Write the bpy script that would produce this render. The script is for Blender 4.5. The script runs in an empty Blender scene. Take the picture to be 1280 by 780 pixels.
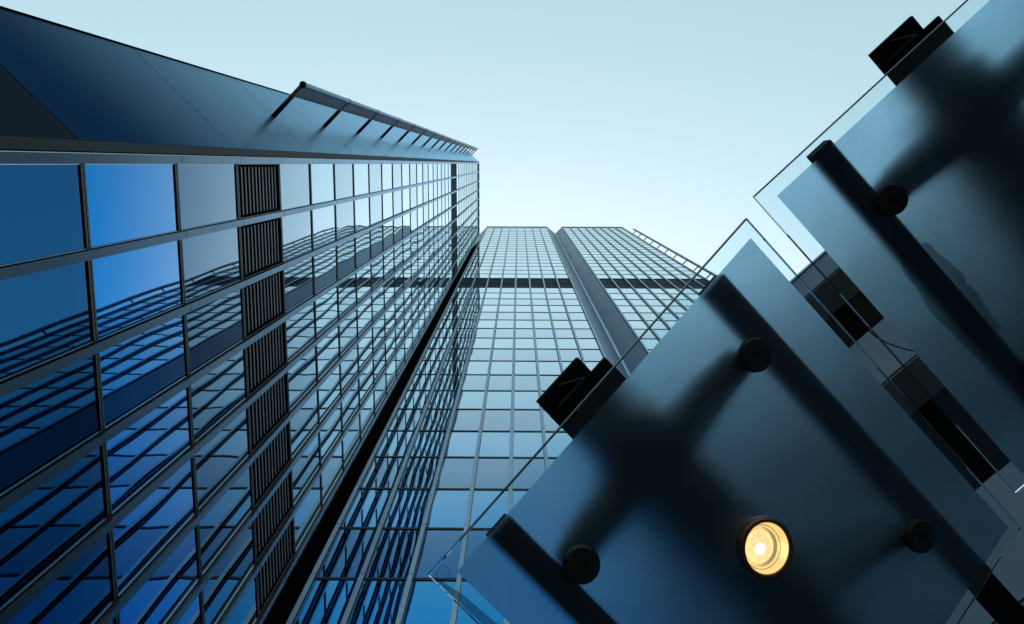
import bpy, math, random
from mathutils import Vector, Matrix
random.seed(11)
scene = bpy.context.scene
COL = scene.collection

# ------------------------------------------------------------------ camera
# the camera's eye is the origin of the scene; the pavement lies 1.6 m below it
FPX, TILT, YAW, ROLL = 1087.63, .1691, .0412, -.0455
def cam_axes():
    R = Vector((1, 0, 0)); D = Vector((0, math.cos(TILT), -math.sin(TILT))); F = Vector((0, math.sin(TILT), math.cos(TILT)))
    c, s = math.cos(ROLL), math.sin(ROLL)
    R, D = c*R + s*D, c*D - s*R
    M = Matrix.Rotation(YAW, 3, 'Z')
    return M @ R, M @ D, M @ F
cR, cD, cF = cam_axes()
cam_data = bpy.data.cameras.new('camera'); cam = bpy.data.objects.new('camera', cam_data); COL.objects.link(cam)
cam_data.sensor_width = 36; cam_data.lens = FPX/1280*36
cam_data.clip_start = .05; cam_data.clip_end = 5000
m = Matrix((cR, -cD, -cF)).transposed().to_4x4(); cam.matrix_world = m
scene.camera = cam
scene.render.resolution_x, scene.render.resolution_y = 1024, 624

# ------------------------------------------------------------------ sky, sun, exposure
SUN_EL, SUN_AZ = math.radians(50), math.radians(-5)      # azimuth measured from +Y towards +X
world = bpy.data.worlds.new('World'); scene.world = world; world.use_nodes = True
wn = world.node_tree; wn.nodes.clear()
sky = wn.nodes.new('ShaderNodeTexSky'); sky.sky_type = 'NISHITA'; sky.sun_disc = False
sky.sun_elevation = SUN_EL; sky.sun_rotation = SUN_AZ
sky.air_density = 1.0; sky.dust_density = 3.0; sky.ozone_density = 1.3; sky.altitude = 100
mixn = wn.nodes.new('ShaderNodeMix'); mixn.data_type = 'RGBA'; mixn.inputs[0].default_value = .0
hs = wn.nodes.new('ShaderNodeHueSaturation'); hs.inputs['Saturation'].default_value = .73; hs.inputs['Hue'].default_value = .432
bg = wn.nodes.new('ShaderNodeBackground'); bg.inputs['Strength'].default_value = .15
wo = wn.nodes.new('ShaderNodeOutputWorld')
wn.links.new(sky.outputs[0], hs.inputs['Color']); wn.links.new(hs.outputs[0], bg.inputs[0]); wn.links.new(bg.outputs[0], wo.inputs[0])
sd = bpy.data.lights.new('sun', 'SUN'); sd.energy = 3.0; sd.angle = math.radians(.5); sd.color = (1, .95, .87)
sun = bpy.data.objects.new('sun', sd); COL.objects.link(sun)
sdir = Vector((math.sin(SUN_AZ)*math.cos(SUN_EL), math.cos(SUN_AZ)*math.cos(SUN_EL), math.sin(SUN_EL)))
sun.rotation_euler = sdir.to_track_quat('Z', 'Y').to_euler(); sun.location = sdir*300
scene.view_settings.view_transform = 'Standard'; scene.view_settings.look = 'None'
scene.view_settings.gamma = 1; scene.view_settings.use_curve_mapping = False
scene.view_settings.exposure = 1.0
scene.render.engine = 'CYCLES'
scene.cycles.max_bounces = 16; scene.cycles.transmission_bounces = 12; scene.cycles.glossy_bounces = 10

# ------------------------------------------------------------------ materials
def mat(name, color, rough=.5, metal=0, spec=.5, trans=0, ior=1.5, emit=None, estr=0, coat=0):
    mt = bpy.data.materials.new(name); mt.use_nodes = True
    b = mt.node_tree.nodes['Principled BSDF']
    b.inputs['Base Color'].default_value = (*color, 1); b.inputs['Roughness'].default_value = rough
    b.inputs['Metallic'].default_value = metal; b.inputs['Specular IOR Level'].default_value = spec
    b.inputs['Transmission Weight'].default_value = trans; b.inputs['IOR'].default_value = ior
    b.inputs['Coat Weight'].default_value = coat
    if emit: b.inputs['Emission Color'].default_value = (*emit, 1); b.inputs['Emission Strength'].default_value = estr
    return mt
def grime(mt, scale, amount, detail=6, stretch=(1, 1, 1), rough=(0, 0)):
    """uneven colour and gloss from object-space noise"""
    nt = mt.node_tree; b = nt.nodes['Principled BSDF']; col = tuple(b.inputs['Base Color'].default_value)
    tc = nt.nodes.new('ShaderNodeTexCoord'); mp = nt.nodes.new('ShaderNodeMapping'); mp.inputs['Scale'].default_value = stretch
    no = nt.nodes.new('ShaderNodeTexNoise'); no.inputs['Scale'].default_value = scale; no.inputs['Detail'].default_value = detail
    mr = nt.nodes.new('ShaderNodeMapRange'); mr.inputs['From Min'].default_value = .3; mr.inputs['From Max'].default_value = .7
    mr.inputs['To Min'].default_value = 1-amount; mr.inputs['To Max'].default_value = 1+amount
    mx = nt.nodes.new('ShaderNodeMix'); mx.data_type = 'RGBA'; mx.blend_type = 'MULTIPLY'; mx.inputs[0].default_value = 1
    mx.inputs[6].default_value = col
    nt.links.new(tc.outputs['Object'], mp.inputs[0]); nt.links.new(mp.outputs[0], no.inputs['Vector'])
    nt.links.new(no.outputs[0], mr.inputs[0]); nt.links.new(mr.outputs[0], mx.inputs[7]); nt.links.new(mx.outputs[2], b.inputs['Base Color'])
    if rough[1] > 0:
        r2 = nt.nodes.new('ShaderNodeMapRange'); r2.inputs['From Min'].default_value = .3; r2.inputs['From Max'].default_value = .7
        r2.inputs['To Min'].default_value = rough[0]; r2.inputs['To Max'].default_value = rough[1]
        nt.links.new(no.outputs[0], r2.inputs[0]); nt.links.new(r2.outputs[0], b.inputs['Roughness'])
    return mt
M = {}
def coated(name, face, edge, lo, hi, rough=.012, uneven=0):
    """coated surface: weak dark-blue mirror face on, strong mirror at a grazing angle"""
    mt = bpy.data.materials.new(name); mt.use_nodes = True; nt = mt.node_tree; nt.nodes.clear()
    out = nt.nodes.new('ShaderNodeOutputMaterial'); gl = nt.nodes.new('ShaderNodeBsdfGlossy'); gl.inputs['Roughness'].default_value = rough
    lw = nt.nodes.new('ShaderNodeLayerWeight'); lw.inputs['Blend'].default_value = .5
    mr = nt.nodes.new('ShaderNodeMapRange'); mr.interpolation_type = 'SMOOTHSTEP'
    mr.inputs['From Min'].default_value = lo; mr.inputs['From Max'].default_value = hi
    mx = nt.nodes.new('ShaderNodeMix'); mx.data_type = 'RGBA'; mx.inputs[6].default_value = (*face, 1); mx.inputs[7].default_value = (*edge, 1)
    nt.links.new(lw.outputs['Facing'], mr.inputs[0]); nt.links.new(mr.outputs[0], mx.inputs[0]); nt.links.new(mx.outputs[2], gl.inputs['Color'])
    nt.links.new(gl.outputs[0], out.inputs[0])
    if uneven:
        tc = nt.nodes.new('ShaderNodeTexCoord'); no = nt.nodes.new('ShaderNodeTexNoise'); no.inputs['Scale'].default_value = .5; no.inputs['Detail'].default_value = 5
        r2 = nt.nodes.new('ShaderNodeMapRange'); r2.inputs['From Min'].default_value = .3; r2.inputs['From Max'].default_value = .7
        r2.inputs['To Min'].default_value = rough-uneven; r2.inputs['To Max'].default_value = rough+uneven
        nt.links.new(tc.outputs['Object'], no.inputs['Vector']); nt.links.new(no.outputs[0], r2.inputs[0]); nt.links.new(r2.outputs[0], gl.inputs['Roughness'])
        bp = nt.nodes.new('ShaderNodeBump'); bp.inputs['Strength'].default_value = .5; bp.inputs['Distance'].default_value = .02
        nt.links.new(no.outputs[0], bp.inputs['Height']); nt.links.new(bp.outputs[0], gl.inputs['Normal'])
    return mt
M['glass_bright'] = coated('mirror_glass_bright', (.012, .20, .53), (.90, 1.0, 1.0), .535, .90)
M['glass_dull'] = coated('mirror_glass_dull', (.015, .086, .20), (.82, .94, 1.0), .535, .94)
M['skylit_bright'] = coated('skylit_mirror_glass_bright', (.04, .31, .64), (.92, 1.0, 1.0), .50, .87)  # this pair is tinted lighter to stand for the brighter sky it mirrors
M['skylit_dull'] = coated('skylit_mirror_glass_dull', (.035, .15, .34), (.90, .98, 1.0), .50, .90)
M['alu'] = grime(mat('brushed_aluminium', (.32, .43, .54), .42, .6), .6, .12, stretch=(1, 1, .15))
M['alu_shaded'] = coated('shaded_aluminium', (.045, .065, .092), (.50, .64, .80), .50, .97, .36, .06)  # aluminium toned darker for the shade on the near tower's face
M['flange'] = mat('rail_flange', (.06, .065, .08), .45, .5)
M['alu_dark'] = mat('dark_anodised', (.018, .019, .022), .45, .3)
M['transom'] = mat('bronze_transom', (.030, .026, .024), .4, .4)
M['lip'] = mat('bright_lip', (.55, .58, .6), .3, .9)
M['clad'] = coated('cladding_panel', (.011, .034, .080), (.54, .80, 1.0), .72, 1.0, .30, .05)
M['clad_lit'] = grime(mat('lit_grey_cladding', (.10, .16, .235), .42, .35, .4), .3, .06, rough=(.38, .46))  # corner cladding toned lighter, brighter skylight put into the colour
M['clad_dark'] = grime(mat('cladding_panel_dark', (.016, .017, .021), .6, 0, .15), .35, .10)
M['clad_low'] = coated('cladding_panel_low', (.020, .026, .036), (.4, .45, .55), .74, 1.1, .4, .05)
M['black'] = mat('matt_black', (.004, .004, .005), .9, 0, 0)
M['louvre'] = mat('louvre_slat', (.11, .105, .11), .5, .4)
M['band'] = mat('dark_band', (.030, .040, .060), .8, 0, .1)
M['roof'] = mat('roof_grey', (.2, .2, .2), .9)
M['render'] = grime(mat('grey_wall', (.085, .115, .16), .75), .8, .08)
M['soffit'] = mat('brown_soffit', (.26, .22, .20), .9, 0, .1)
M['void_glass'] = mat('dark_window_glass', (.002, .002, .002), .9, 0, 0)
M['clear'] = mat('clear_glass', (.86, .97, 1.0), .0, 0, .5, 1, 1.5)
M['edge'] = mat('ground_glass_edge', (.012, .035, .045), .35, 0, .5)
M['film'] = mat('dirt_film', (.03, .04, .045), .9); M['film'].node_tree.nodes['Principled BSDF'].inputs['Alpha'].default_value = .36
M['frost'] = mat('frosted_glass', (.30, .66, 1.0), .53, 0, .5, 1, 1.5)
def dusty(mt):
    """smears, dust and dried drops on the etched glass"""
    nt = mt.node_tree; b = nt.nodes['Principled BSDF']; col = tuple(b.inputs['Base Color'].default_value); L = nt.links.new
    tc = nt.nodes.new('ShaderNodeTexCoord')
    n1 = nt.nodes.new('ShaderNodeTexNoise'); n1.inputs['Scale'].default_value = 3.2; n1.inputs['Detail'].default_value = 7; n1.inputs['Distortion'].default_value = .6
    m1 = nt.nodes.new('ShaderNodeMapRange'); m1.inputs['From Min'].default_value = .32; m1.inputs['From Max'].default_value = .68; m1.inputs['To Min'].default_value = .70; m1.inputs['To Max'].default_value = 1.06
    v1 = nt.nodes.new('ShaderNodeTexVoronoi'); v1.inputs['Scale'].default_value = 11; v1.inputs['Randomness'].default_value = 1
    m2 = nt.nodes.new('ShaderNodeMapRange'); m2.inputs['From Min'].default_value = .03; m2.inputs['From Max'].default_value = .075; m2.inputs['To Min'].default_value = .5; m2.inputs['To Max'].default_value = 1
    n2 = nt.nodes.new('ShaderNodeTexNoise'); n2.inputs['Scale'].default_value = 160; n2.inputs['Detail'].default_value = 2
    m3 = nt.nodes.new('ShaderNodeMapRange'); m3.inputs['From Min'].default_value = .3; m3.inputs['From Max'].default_value = .7; m3.inputs['To Min'].default_value = .93; m3.inputs['To Max'].default_value = 1.05
    for t in (n1, v1, n2): L(tc.outputs['Object'], t.inputs['Vector'])
    L(n1.outputs[0], m1.inputs[0]); L(v1.outputs['Distance'], m2.inputs[0]); L(n2.outputs[0], m3.inputs[0])
    a = nt.nodes.new('ShaderNodeMath'); a.operation = 'MULTIPLY'; L(m1.outputs[0], a.inputs[0]); L(m2.outputs[0], a.inputs[1])
    a2 = nt.nodes.new('ShaderNodeMath'); a2.operation = 'MULTIPLY'; L(a.outputs[0], a2.inputs[0]); L(m3.outputs[0], a2.inputs[1])
    mx = nt.nodes.new('ShaderNodeMix'); mx.data_type = 'RGBA'; mx.blend_type = 'MULTIPLY'; mx.inputs[0].default_value = 1; mx.inputs[6].default_value = col
    L(a2.outputs[0], mx.inputs[7]); L(mx.outputs[2], b.inputs['Base Color'])
dusty(M['frost'])
M['steel'] = grime(mat('dark_painted_steel', (.007, .007, .009), .7, 0, .06), 6, .3)
M['steel_glint'] = mat('steel_edge_glint', (.25, .25, .28), .4, .7)  # light steel for modelled edge highlights
M['bolt'] = mat('bolt_dark', (.02, .019, .019), .5, .0, .3)
M['housing'] = mat('lamp_housing', (.20, .085, .05), .38, .7)
M['reflector'] = mat('lamp_reflector', (.98, .86, .58), .3, .8, emit=(1, .72, .33), estr=.12)
M['bulb'] = mat('lamp_lens', (1, .9, .7), .3, emit=(1, .68, .30), estr=.40)
nt = M['bulb'].node_tree; no = nt.nodes.new('ShaderNodeTexVoronoi'); no.inputs['Scale'].default_value = 120
tc = nt.nodes.new('ShaderNodeTexCoord'); mr = nt.nodes.new('ShaderNodeMapRange'); mr.inputs['To Min'].default_value = .66; mr.inputs['To Max'].default_value = .36
nt.links.new(tc.outputs['Object'], no.inputs['Vector']); nt.links.new(no.outputs['Distance'], mr.inputs[0]); nt.links.new(mr.outputs[0], nt.nodes['Principled BSDF'].inputs['Emission Strength'])
M['filament'] = mat('lamp_hot_spot', (1, 1, 1), .3, emit=(1, .88, .6), estr=2.2)
M['algae'] = mat('algae_film', (.08, .26, .10), .9); M['algae'].node_tree.nodes['Principled BSDF'].inputs['Alpha'].default_value = .38
M['paving'] = grime(mat('stone_paving', (.11, .11, .115), .85), 2, .2)

# ------------------------------------------------------------------ helpers
class MB:
    """collects faces in world (or local) axes and links them as one mesh object"""
    def __init__(s): s.v = []; s.f = []; s.mi = []; s.sm = []
    def quad(s, pts, mi=0, smooth=False):
        n = len(s.v); s.v += [tuple(p) for p in pts]; s.f.append(tuple(range(n, n+len(pts)))); s.mi.append(mi); s.sm.append(smooth)
    def box(s, o, a, b, c, mi=0):
        """corner o and three edge vectors"""
        o, a, b, c = Vector(o), Vector(a), Vector(b), Vector(c)
        if a.cross(b).dot(c) < 0: a, b = b, a
        n = len(s.v)
        s.v += [tuple(o+i*a+j*b+k*c) for k in (0, 1) for j in (0, 1) for i in (0, 1)]
        for q in ((0, 2, 3, 1), (4, 5, 7, 6), (0, 1, 5, 4), (2, 6, 7, 3), (0, 4, 6, 2), (1, 3, 7, 5)):
            s.f.append(tuple(n+i for i in q)); s.mi.append(mi); s.sm.append(False)
    def lathe(s, o, ax, prof, mi=0, seg=40, smooth=True):
        """prof: list of (radius, height) round axis ax through o"""
        o, ax = Vector(o), Vector(ax).normalized(); u = ax.orthogonal().normalized(); w = ax.cross(u); n = len(s.v)
        for r, h in prof:
            for k in range(seg):
                t = 2*math.pi*k/seg; s.v.append(tuple(o + ax*h + (u*math.cos(t)+w*math.sin(t))*r))
        for i in range(len(prof)-1):
            for k in range(seg):
                k2 = (k+1) % seg
                s.f.append((n+i*seg+k, n+i*seg+k2, n+(i+1)*seg+k2, n+(i+1)*seg+k)); s.mi.append(mi); s.sm.append(smooth)
    def tube(s, pts, r, mi=0, seg=10, caps=True):
        pts = [Vector(p) for p in pts]; n = len(s.v)
        rs = r if isinstance(r, (list, tuple)) else [r]*len(pts)
        for i, p in enumerate(pts):
            d = (pts[min(i+1, len(pts)-1)]-pts[max(i-1, 0)]).normalized(); u = d.orthogonal().normalized() if i == 0 else (u - d*u.dot(d)).normalized(); w = d.cross(u)
            for k in range(seg):
                t = 2*math.pi*k/seg; s.v.append(tuple(p+(u*math.cos(t)+w*math.sin(t))*rs[i]))
        for i in range(len(pts)-1):
            for k in range(seg):
                k2 = (k+1) % seg; s.f.append((n+i*seg+k, n+i*seg+k2, n+(i+1)*seg+k2, n+(i+1)*seg+k)); s.mi.append(mi); s.sm.append(True)
        if caps:
            s.f.append(tuple(n+k for k in range(seg))[::-1]); s.mi.append(mi); s.sm.append(False)
            s.f.append(tuple(n+(len(pts)-1)*seg+k for k in range(seg))); s.mi.append(mi); s.sm.append(False)
    def build(s, name, mats, parent=None):
        me = bpy.data.meshes.new(name); org = Vector(parent.location) if parent and parent.type == 'EMPTY' else (Vector(parent['_o']) if parent else Vector((0, 0, 0)))
        me.from_pydata([tuple(Vector(p)-org) for p in s.v], [], s.f)
        for mt in (mats if isinstance(mats, list) else [mats]): me.materials.append(mt)
        me.polygons.foreach_set('material_index', s.mi); me.polygons.foreach_set('use_smooth', s.sm); me.update()
        o = bpy.data.objects.new(name, me); COL.objects.link(o)
        if parent: o.parent = parent; o['_o'] = tuple(org) 
        return o
def thing(name, loc, label, cat, group=None):
    o = bpy.data.objects.new(name, None); COL.objects.link(o); o.location = loc; o.empty_display_size = .2
    o['label'] = label; o['category'] = cat
    if group: o['group'] = group
    return o

# ------------------------------------------------------------------ setting: pavement
g = MB(); g.quad([(-900, -900, -1.6), (900, -900, -1.6), (900, 900, -1.6), (-900, 900, -1.6)])
go = g.build('ground', M['paving']); go['kind'] = 'structure'

# ------------------------------------------------------------------ towers
W = 1.6                       # bay width
Z0, S = ROW0, STOREY = 14.4787, 3.9748       # a floor line and the storey height
GROUND = -1.6
UP = Vector((0, 0, 1))

def pane(mb, o, t, n, w, h, mi, seg=8, amp=.0028):
    """a mirror pane with the slight pillowing of real toughened glass"""
    a = [random.uniform(.5, 1.3)*amp*random.choice((1, 1, 1, -1)), random.uniform(-.7, .7)*amp, random.uniform(-.5, .5)*amp, random.uniform(-.35, .35)*amp]
    tx, tz = random.uniform(-.0016, .0016), random.uniform(-.0016, .0016)
    base = len(mb.v); P = math.pi
    for j in range(seg+1):
        for i in range(seg+1):
            u, v = i/seg, j/seg
            d = a[0]*math.sin(P*u)*math.sin(P*v) + a[1]*math.sin(2*P*u)*math.sin(P*v) + a[2]*math.sin(P*u)*math.sin(2*P*v) + a[3]*math.sin(2*P*u)*math.sin(2*P*v)
            d += tx*(u-.5)*w + tz*(v-.5)*h
            mb.v.append(tuple(o + t*(u*w) + UP*(v*h) + n*d))
    flip = t.cross(UP).dot(n) < 0
    for j in range(seg):
        for i in range(seg):
            q = (base+j*(seg+1)+i, base+j*(seg+1)+i+1, base+(j+1)*(seg+1)+i+1, base+(j+1)*(seg+1)+i)
            mb.f.append(q[::-1] if flip else q); mb.mi.append(mi); mb.sm.append(True)

def mullion(root, p, t, n, z0, z1, cap):
    """light capping strip on a dark base with bright lips; p on the capping face line"""
    mb = MB(); hh = z1-z0
    b = lambda x0, x1, d0, d1, mi: mb.box(p + t*x0 + n*d0 + UP*(z0-p.z), t*(x1-x0), n*(d1-d0), UP*hh, mi)
    b(-.052, .052, -.19, -.0135, 1)
    b(-.08, .08, -.013, .0, 0)
    b(-.098, -.086, -.16, -.118, 2); b(.086, .098, -.16, -.118, 2)
    k = -4
    while Z0+k*S < z1:                          # open joints of the capping, one a storey
        z = Z0+k*S+.32
        if z > z0: mb.box(p + t*-.081 + n*-.0125 + UP*(z-p.z), t*.162, n*.0145, UP*.03, 1)
        k += 1
    return mb.build('mullion', [cap, M['alu_dark'], M['lip']], root)

def transom(root, p, t, n, length, z):
    mb = MB()
    mb.box(p + n*-.145 + UP*(z-.075-p.z), t*length, n*.035, UP*.058, 0)
    mb.box(p + n*-.145 + UP*(z-.016-p.z), t*length, n*.022, UP*.032, 1)
    mb.box(p + n*-.145 + UP*(z+.017-p.z), t*length, n*.035, UP*.058, 0)
    return mb.build('transom', [M['alu_dark'], M['transom']], root)

def louvre(root, p, t, n, w, z0, z1):
    mb = MB()
    mb.box(p + n*-.33 + UP*(z0-p.z), t*w, n*.03, UP*(z1-z0), 1)
    k = 12
    for i in range(k):
        z = z0 + (i+.5)*(z1-z0)/k
        mb.box(p + n*-.29 + UP*(z-.03-p.z), t*w, n*.12 + UP*-.05, UP*.10, 0)
    for x in (0, w-.05): mb.box(p + t*x + n*-.29 + UP*(z0-p.z), t*.05, n*.16, UP*(z1-z0), 1)
    return mb.build('louvre', [M['louvre'], M['black']], root)

def facade(root, p, t, n, bays, rows, single_rows, louvre_rows=(), band_rows=(), grow=1, cap=None, glass=None, amp=.0015):
    glass = glass or [M['skylit_bright'], M['skylit_dull']]
    """p: foot of the first mullion on the capping face, t along the wall, n outwards"""
    Z0, S = ROW0*grow, STOREY*grow
    zb, zt = Z0+rows[0]*S, Z0+rows[1]*S
    for i in range(bays+1): mullion(root, p + t*(i*W), t, n, zb, zt, cap or M['alu'])
    for r in range(rows[0], rows[1]+1): transom(root, p + t*.0, t, n, bays*W, Z0+r*S)
    rest = MB()
    for r in range(rows[0], rows[1]):
        z = Z0+r*S
        for b in range(bays):
            if r in louvre_rows: louvre(root, p + t*(b*W+.118), t, n, W-.236, z+.1, z+S-.1); continue
            if r in band_rows:
                mb = MB(); mb.box(p + t*(b*W+.118) + n*-.25 + UP*(z+.1-p.z), t*(W-.236), n*.05, UP*(S-.2)); mb.build('dark_panel', M['band'], root); continue
            single = r in single_rows
            mb = MB() if single else rest
            near = r < 14
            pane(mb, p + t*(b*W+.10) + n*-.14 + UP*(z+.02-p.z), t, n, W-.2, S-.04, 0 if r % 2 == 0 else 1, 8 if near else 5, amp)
            if single: mb.build('window', glass, root)
    if rest.v:
        o = rest.build('window', glass, root); o['kind'] = 'stuff'

def cladding(root, a, b, z_list, m1, thick=.06, gap=.017, first=None):
    """upright panels from plan point a to plan point b; outside is on the right of a->b turned to n"""
    a, b = Vector((*a, 0)), Vector((*b, 0)); t = (b-a); n = Vector((t.y, -t.x, 0)).normalized()
    mb = MB(); mb.box(a - n*(thick+.02) + UP*z_list[0], t, n*.015, UP*(z_list[-1]-z_list[0])); mb.build('joint_backing', M['black'], root)
    for z0, z1 in zip(z_list, z_list[1:]):
        mm = first if first and z1 < 15 else m1
        mb = MB(); mb.box(a - n*thick + UP*(z0+gap), t, n*thick, UP*(z1-z0-2*gap)); mb.build('cladding_panel', mm, root)

def rail(root, foot, n, zs, reach, ztop, fl=.40):
    """vertical track for the window cleaning cradle on posts that stand out from the cladding"""
    t = Vector((-n.y, n.x, 0)); foot = Vector((*foot, 0)); tip = foot + n*reach
    mb = MB(); mb.box(tip + t*-.03 + n*(-.06-fl) + UP*zs[0], t*.06, n*fl, UP*(ztop-zs[0]), 2)
    mb.box(tip + t*-.08 + n*(-.10-fl) + UP*zs[0], t*.16, n*.038, UP*(ztop-zs[0]), 2)
    mb.tube([tip + UP*(zs[0]-.02), tip + UP*ztop], .10, 1, 14)
    z = zs[0]
    for z in zs: mb.lathe(tip + UP*(z-.06), UP, [(.0, 0), (.118, 0), (.118, .12), (0, .12)], 0, 14, False)
    rl = mb.build('maintenance_rail', [M['alu_dark'], M['alu'], M['flange']], root)
    for z in zs:
        p = MB(); p.tube([foot + n*-.05 + UP*z, tip + n*-.1 + UP*z], .085, 0, 12); p.build('rail_post', M['alu_dark'], rl)

# --- near tower: its face looks along +X
X_L, Y_L = -7.18, -.056
left = thing('glass_tower', (X_L, 6.4, GROUND), 'near blue mirrored tower on the left with grooved louvre strip and slanted metal corner', 'tower', 'mirrored glass office towers')
tY, nX = Vector((0, 1, 0)), Vector((1, 0, 0))
TOP_L = 36; GL, GC = 7.29/7.18, 13.42/13.31
facade(left, Vector((X_L, Y_L, GROUND)), tY, nX, 8, (-4, TOP_L), [-1, 0, 1, 3, 4, 5, 6, 7, 8, 9, 10, 11], (2,), (20, 21), GL, M['alu_shaded'], [M['glass_bright'], M['glass_dull']])
zt = (Z0+TOP_L*S)*GL
zj = [GROUND] + [Z0+k*S for k in range(-2, TOP_L+1, 2)]
mb = MB(); mb.box((X_L-.10, Y_L-.30, GROUND), (.09, 0, 0), (0, .18, 0), (0, 0, zt-GROUND)); mb.build('corner_reveal', M['clad_dark'], left)
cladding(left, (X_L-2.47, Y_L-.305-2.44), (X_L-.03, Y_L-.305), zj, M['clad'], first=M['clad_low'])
mb = MB(); mb.box((X_L-2.56, Y_L-.305-2.50, GROUND), (.08, 0, 0), (0, .05, 0), (0, 0, zt-GROUND)); mb.build('edge_trim', M['black'], left)
rail(left, (X_L-1.22, Y_L-1.5), Vector((1, -1, 0)).normalized(), [Z0+k*S for k in range(4, TOP_L+1, 2)], 1.5, zt-.6)
mb = MB()                                               # the body of the tower behind its faces
for q in [[(X_L-.45, 12.9), (X_L-.45, -.2), (X_L-2.6, -2.62), (-42, -2.62), (-42, 12.9)]]:
    mb.quad([(x, y, zt) for x, y in q][::-1]); k = len(q)
    for i in range(k):
        (x0, y0), (x1, y1) = q[i], q[(i+1) % k]; mb.quad([(x0, y0, GROUND), (x1, y1, GROUND), (x1, y1, zt), (x0, y0, zt)][::-1])
mb.build('core_wall', M['clad_dark'], left)
mb = MB(); mb.box((X_L-.36, Y_L-.1, zt+.005), (.38, 0, 0), (0, 12.95, 0), (0, 0, .5)); mb.build('parapet', M['alu'], left)
mb = MB(); mb.box((X_L-.40, 12.84, GROUND), (.40, 0, 0), (0, .06, 0), (0, 0, zt-GROUND-4)); mb.box((-9.4, 12.905, GROUND), (1.75, 0, 0), (0, .5, 0), (0, 0, zt-GROUND-4)); mb.build('gap_shade_filler', M['black'], left)  # black strip painted for the gap's shade; hidden filler added to stop sunlight
mb = MB(); mb.box((X_L-.05, Y_L+8*W+.10, GROUND), (.03, 0, 0), (0, .10, 0), (0, 0, zt-GROUND)); mb.build('corner_strip', M['alu_shaded'], left)

# --- far tower: its face looks along -Y, two wings with a notch between
D = 13.3123; X0, XN = -6.6804, 9.3851
far = thing('glass_tower', (7.7, D, GROUND), 'lighter-looking glass tower straight ahead, two wings divided by a deep notch', 'tower', 'mirrored glass office towers')
tX, nY = Vector((1, 0, 0)), Vector((0, -1, 0))
TOP_C = 43
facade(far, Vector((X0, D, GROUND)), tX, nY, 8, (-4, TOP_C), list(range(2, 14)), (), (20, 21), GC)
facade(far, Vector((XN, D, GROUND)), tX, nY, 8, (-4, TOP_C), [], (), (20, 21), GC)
ztc = (Z0+TOP_C*S)*GC; xe = X0+8*W; xr = XN+8*W
zj2 = [GROUND] + [Z0+k*S for k in range(-3, TOP_C, 10)] + [ztc+.6]
cladding(far, (xe+.12, D+.12), (7.86, 14.76), [GROUND, Z0+8*S, Z0+24*S, ztc+.6], M['clad_lit'])     # notch, side facing right
cladding(far, (7.96, 14.76), (XN-.12, D+.12), [GROUND, Z0+1*S, Z0+10*S, Z0+31*S, ztc+.6], M['clad_lit'])   # notch, side facing left
mb = MB(); mb.box((7.80, 14.70, GROUND), (.20, 0, 0), (0, .09, 0), (0, 0, ztc+.6-GROUND)); mb.build('notch_strip', M['alu'], far)
cladding(far, (X0-1.9, D+1.9), (X0-.12, D+.12), [Z0+35*S, ztc+.6], M['clad_lit'])
mb = MB(); mb.box((X0-1.9, D+1.9, GROUND), (1.75, -1.75, 0), (-.04, -.04, 0), (0, 0, Z0+35*S-GROUND)); mb.build('shaded_side_wall', M['black'], far)  # chamfer made black up to here for the shade between the towers
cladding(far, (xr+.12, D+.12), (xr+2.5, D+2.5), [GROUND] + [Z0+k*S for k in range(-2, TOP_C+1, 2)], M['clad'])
rail(far, (xr+1.33, D+1.33), Vector((1, -1, 0)).normalized(), [Z0+k*S for k in range(4, TOP_C+1, 2)], 1.5, ztc-.6, .16)
mb = MB()
for q in [[(X0-1.9, 40), (X0-1.9, D+2.1), (X0, D+.3), (xe, D+.3), (7.9, 14.95), (XN, D+.3), (xr, D+.3), (xr+2.4, D+2.6), (xr+2.4, 40)]]:
    k = len(q)
    mb.quad([(x, y, ztc) for x, y in q])
    for i in range(k):
        (x0, y0), (x1, y1) = q[i], q[(i+1) % k]; mb.quad([(x0, y0, GROUND), (x1, y1, GROUND), (x1, y1, ztc), (x0, y0, ztc)])
mb.build('core_wall', M['clad_dark'], far)
for xa in (X0, XN):
    mb = MB(); mb.box((xa-.1, D+.02, ztc+.1), (8*W+.2, 0, 0), (0, .3, 0), (0, 0, .9)); mb.build('parapet', M['alu'], far)

# ------------------------------------------------------------------ low building behind the canopies
H2 = Vector((.68645579, .72717154, 0)); K = Vector((.72717154, -.68645579, 0))
CW = 4.0
pod = thing('podium_building', H2*CW + UP*GROUND, 'low grey building behind the glass canopies with black recessed window bands', 'building')
def pb(name, a0, a1, d0, d1, z0, z1, m_):
    mb = MB(); mb.box(H2*(CW+d0) + K*a0 + UP*z0, K*(a1-a0), H2*(d1-d0), UP*(z1-z0)); return mb.build(name, m_, pod)
A0, A1 = -2.2, 26
walls = [(11.84, 12.67), (8.36, 9.53), (4.95, 6.08), (-1.6, 2.6)]
for z0, z1 in walls: pb('wall', A0, A1, 0, 8, z0, z1, M['render'])
for z0, z1 in [(9.53, 11.84), (6.08, 8.36), (2.6, 4.95)]:
    w = pb('window', A0+.4, A1, .44, .5, z0, z1, M['void_glass'])
    pb('soffit', A0+.4, A1, .02, .44, z1-.02, z1-.001, M['soffit'])
    pb('wall', A0, A0+.4, 0, 8, z0, z1, M['render'])
    pb('wall', A0+.4, A1, .6, 8, z0, z1, M['clad_dark'])
    for a in range(0, 9): pb('window_frame', 2.9+a*2.6, 2.98+a*2.6, .38, .439, z0, z1-.021, M['alu_dark'])
pb('coping', A0-.05, A1, -.03, 8, 12.67, 12.74, M['alu'])

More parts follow.
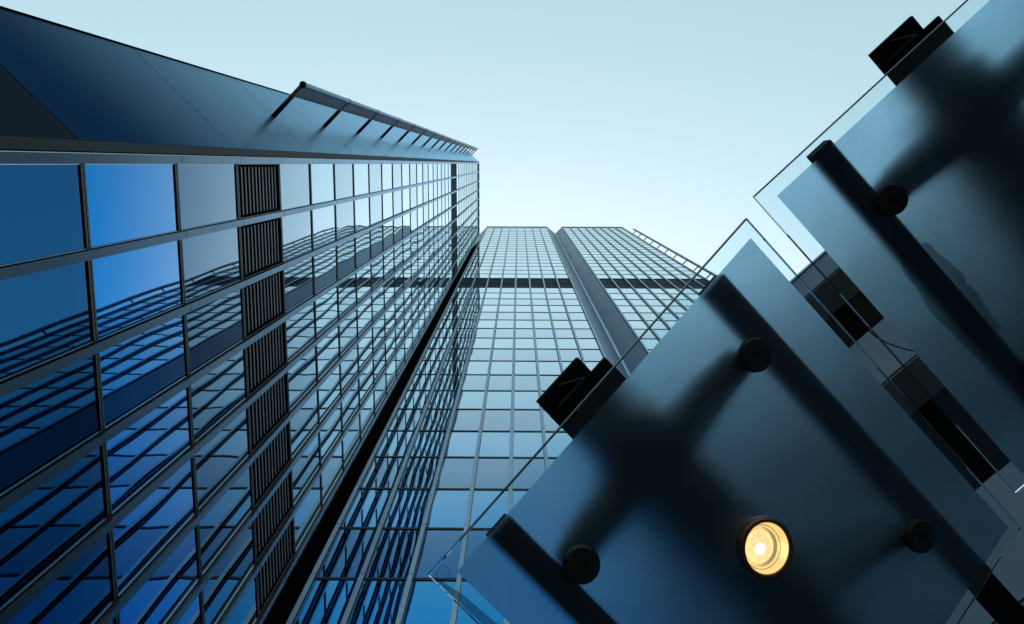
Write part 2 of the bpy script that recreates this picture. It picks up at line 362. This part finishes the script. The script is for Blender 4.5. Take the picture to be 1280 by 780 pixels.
# ------------------------------------------------------------------ glass canopies
LD = 1.716
def canopy(A, e1, e2, n, label, LW, bu, du, v0, bv=.08, hole=None):
    mid = LW/2+.02
    root = thing('glass_canopy', A, label, 'canopy', 'frosted glass canopies')
    A, e1, e2, n = Vector(A), Vector(e1).normalized(), Vector(e2).normalized(), Vector(n).normalized()
    at = lambda u, v, h=0: A + e1*u + e2*v + n*h
    def bx(mb, u0, u1, v0, v1, h0, h1, mi=0): mb.box(at(u0, v0, h0), e1*(u1-u0), e2*(v1-v0), n*(h1-h0), mi)
    # the sheet: clear margin, etched field on its underside
    T = .021; b = .004; mb = MB()
    a0, a1, c0, c1 = .072, LW-.048, .062, LD-.055
    top = [at(b, b, T), at(LW-b, b, T), at(LW-b, LD-b, T), at(b, LD-b, T)]
    topo = [at(0, 0, T-b), at(LW, 0, T-b), at(LW, LD, T-b), at(0, LD, T-b)]
    boto = [at(0, 0, b), at(LW, 0, b), at(LW, LD, b), at(0, LD, b)]
    bot = [at(b, b), at(LW-b, b), at(LW-b, LD-b), at(b, LD-b)]
    inn = [at(a0, c0), at(a1, c0), at(a1, c1), at(a0, c1)]
    ring = [top, topo, boto, bot, inn]
    for r_ in ring: mb.v += [tuple(p) for p in r_]
    def face(q, mi): mb.f.append(tuple(q)); mb.mi.append(mi); mb.sm.append(False)
    for j in range(4):
        for i in range(4):
            i2 = (i+1) % 4; face((j*4+i, (j+1)*4+i, (j+1)*4+i2, j*4+i2), 2 if j == 1 else 0)
    if not hole:
        face((0, 1, 2, 3), 0); face((16, 19, 18, 17), 1)
    else:                                           # the lamp sits in a round hole
        cu, cv, cr = hole; loops = []
        for uu, vv, h, first in (((b, LW-b), (b, LD-b), T, 0), ((a0, a1), (c0, c1), 0, 16)):
            idx = len(mb.v); sq = []; N = 10
            cs = [(uu[0], vv[0]), (uu[1], vv[0]), (uu[1], vv[1]), (uu[0], vv[1])]
            for e in range(4):
                (x0, y0), (x1, y1) = cs[e], cs[(e+1) % 4]
                for k in range(N): sq.append((x0+(x1-x0)*k/N, y0+(y1-y0)*k/N))
            o_id = []
            for k, (x, y) in enumerate(sq):
                if k % N == 0: o_id.append(first+k//N)
                else: o_id.append(len(mb.v)); mb.v.append(tuple(at(x, y, h)))
            c_id = []
            for x, y in sq:
                l = math.hypot(x-cu, y-cv); c_id.append(len(mb.v)); mb.v.append(tuple(at(cu+(x-cu)/l*cr, cv+(y-cv)/l*cr, h)))
            n_ = len(sq)
            for k in range(n_):
                k2 = (k+1) % n_; q = (o_id[k], o_id[k2], c_id[k2], c_id[k]); face(q if h else q[::-1], 0 if h else 1)
            loops.append(c_id)
        for k in range(40):
            k2 = (k+1) % 40; face((loops[0][k], loops[0][k2], loops[1][k2], loops[1][k]), 0)
    gl = mb.build('glass_pane', [M['clear'], M['frost'], M['edge']], root)
    # two square tubes along the sheet, one wide flanged beam between them
    for u in bu:
        mb = MB(); bx(mb, u-.048, u+.048, bv, 2.35, .027, .10); mb.build('support_bar', M['steel'], root)
    mb = MB()
    bx(mb, mid-.160, mid+.160, .03, 3.4, .300, .318); bx(mb, mid-.160, mid+.160, .34, 3.4, .50, .518); bx(mb, mid-.01, mid+.01, .30, 3.4, .3181, .4999)
    bx(mb, mid-.14, mid+.14, .24, 1.40, .19, .2995)  # extra box below the beam, added to darken its blur through the frost
    mb.build('beam', M['steel'], root)
    mb = MB(); bx(mb, mid-.152, mid+.085, -.045, .075, .3185, .345); bp = mb.build('end_bracket', M['steel'], root)
    mb = MB(); bx(mb, mid-.11, mid+.05, .0255, .029, .315, .3183)
    mb.box(at(mid+.05, .025, .3150), e1*-.10 - e2*.055, e2*.004, n*.0033); mb.build('edge_glint', M['steel_glint'], bp)  # thin pale bars stand in for light reflected along the bracket's edges
    # point fittings with their arms
    for u, v, s in ((du[0], v0, -1), (du[1], v0, 1), (du[0], v0+.98, -1), (du[1], v0+.98, 1)):
        mb = MB(); mb.lathe(at(u, v, -.026), n, [(0, .006), (.010, .006), (.010, 0), (.019, 0), (.019, .004), (.022, .004), (.022, -.002), (.058, -.002)], 0, 40, False); mb.lathe(at(u, v, -.026), n, [(.058, -.002), (.064, .003), (.065, .0255)], 0, 40)
        ft = mb.build('point_fitting', M['bolt'], root)
        mb = MB(); mb.lathe(at(u, v, .022), n, [(.045, 0), (.045, .05), (.03, .06), (.03, .10)], 0, 24); mb.build('fitting_neck', M['steel'], ft)
        vb = v + (.06 if v < .9 else -.03)
        mb = MB(); mb.tube([at(u, v, .10), at(u*.75+mid*.25, v*.75+vb*.25, .19), at(mid+s*.05, vb, .31)], [.062, .075, .10], 0, 16); mb.build('arm', M['steel'], root)
    return root, at, e1, e2, n
A_low = (-.283, 1.300, 2.600); e1l = Vector((.65838735, -.62960306, .41246343)); e2l = Vector((.68640541, .72711818, .0121145)); nl = Vector((-.30753711, .27514121, .91088871))
low, atl, e1l, e2l, nl = canopy(A_low, e1l, e2l, nl, 'tilted frosted glass canopy panel with a lit round lamp in its middle', 1.749, (.275, 1.478), (.372, 1.378), .368, .08, (.886, .862, .099))
A_up = (.94369, .12798, 3.52951); e1u = Vector((.72633412, -.68566525, .04797813)); nu = Vector((-.03488833, .03293486, .99884839))
upc, atu, e1u, e2u, nu = canopy(A_up, e1u, H2, nu, 'higher frosted glass canopy panel with a green algae streak along its bar', 1.94, (.333, 1.64), (.398, 1.56), .388, .045)
# algae grown along the bar on the upper sheet
def film(pts, at, h):
    mb = MB(); n0 = len(pts)
    mb.quad([at(u, v, h) for u, v in pts]); mb.quad([at(u, v, h+.003) for u, v in pts][::-1])
    return mb
rnd = random.Random(4)
for u_in, sgn in ((.283, -1), (.383, 1)):
    va, vb_ = (.58, 1.30) if sgn < 0 else (.62, 1.12)
    outer = [(u_in + sgn*(.008 + (.038 if sgn < 0 else .032)*math.sin(math.pi*k/16)**.5 + rnd.uniform(-.009, .009)), va+(vb_-va)*k/16) for k in range(17)]
    film(outer + [(u_in, vb_), (u_in, va)], atu, .0225).build('algae_stain', M['algae'], upc)
# small round mark in the clear corner of the lower sheet
mb = MB(); mb.lathe(atl(.038, .030, -.002), nl, [(.0205, 0), (.0225, 0), (.0225, .0015), (.0205, .0015), (.0205, 0)], 0, 28)
mb.build('corner_mark', M['film'], low)
film([(.006 + rnd.uniform(0, .003), .02+.75*k/14) for k in range(15)] + [(.034*math.sin(math.pi*(k/14)**.8)+.010+rnd.uniform(-.004, .004), .02+.75*k/14) for k in range(14, -1, -1)], atl, .0222).build('dirt_streak', M['film'], low)

# the lamp let into the lower sheet
C = atl(.886, .862)
lamp = thing('downlight', C, 'round lit lamp glowing warm yellow in the frosted glass canopy', 'lamp')
mb = MB(); mb.lathe(C, nl, [(.091, -.026), (.093, -.033), (.099, -.035), (.107, -.031), (.112, -.021), (.113, -.001)], 0, 48)
mb.lathe(C, nl, [(.0985, .022), (.0985, .16), (0, .16)], 0, 48); mb.build('housing', M['housing'], lamp)
mb = MB(); mb.lathe(C, nl, [(.0915, -.026), (.088, -.010), (.080, .006)], 0, 48); mb.lathe(C, nl, [(.080, .006), (.077, .0065), (.072, .016), (.062, .024)], 0, 48, False); mb.build('reflector', M['reflector'], lamp)
mb = MB(); mb.lathe(C, nl, [(.0, .006), (.025, .008), (.048, .014), (.0615, .0235)], 0, 40); mb.build('lens', M['bulb'], lamp)
mb = MB(); mb.lathe(C - e1l*.008, nl, [(.0, .001), (.010, .0025), (.020, .007)], 0, 24); mb.build('bulb', M['filament'], lamp)

# a thin cable hanging down the low building's wall
cp = [(3.80, 1.83, 9.56), (3.66, 1.70, 9.30), (3.663, 1.699, 9.016), (3.639, 1.722, 8.702), (3.632, 1.728, 8.451), (3.640, 1.721, 8.228), (3.654, 1.707, 8.019), (3.70, 1.66, 7.5), (3.74, 1.63, 6.8), (3.75, 1.62, 6.0)]
mb = MB(); mb.tube(cp, .007, 0, 8); cab = mb.build('cable', M['black'])
cab['label'] = 'thin black cable hanging in the gap between the two canopy panels'; cab['category'] = 'cable'
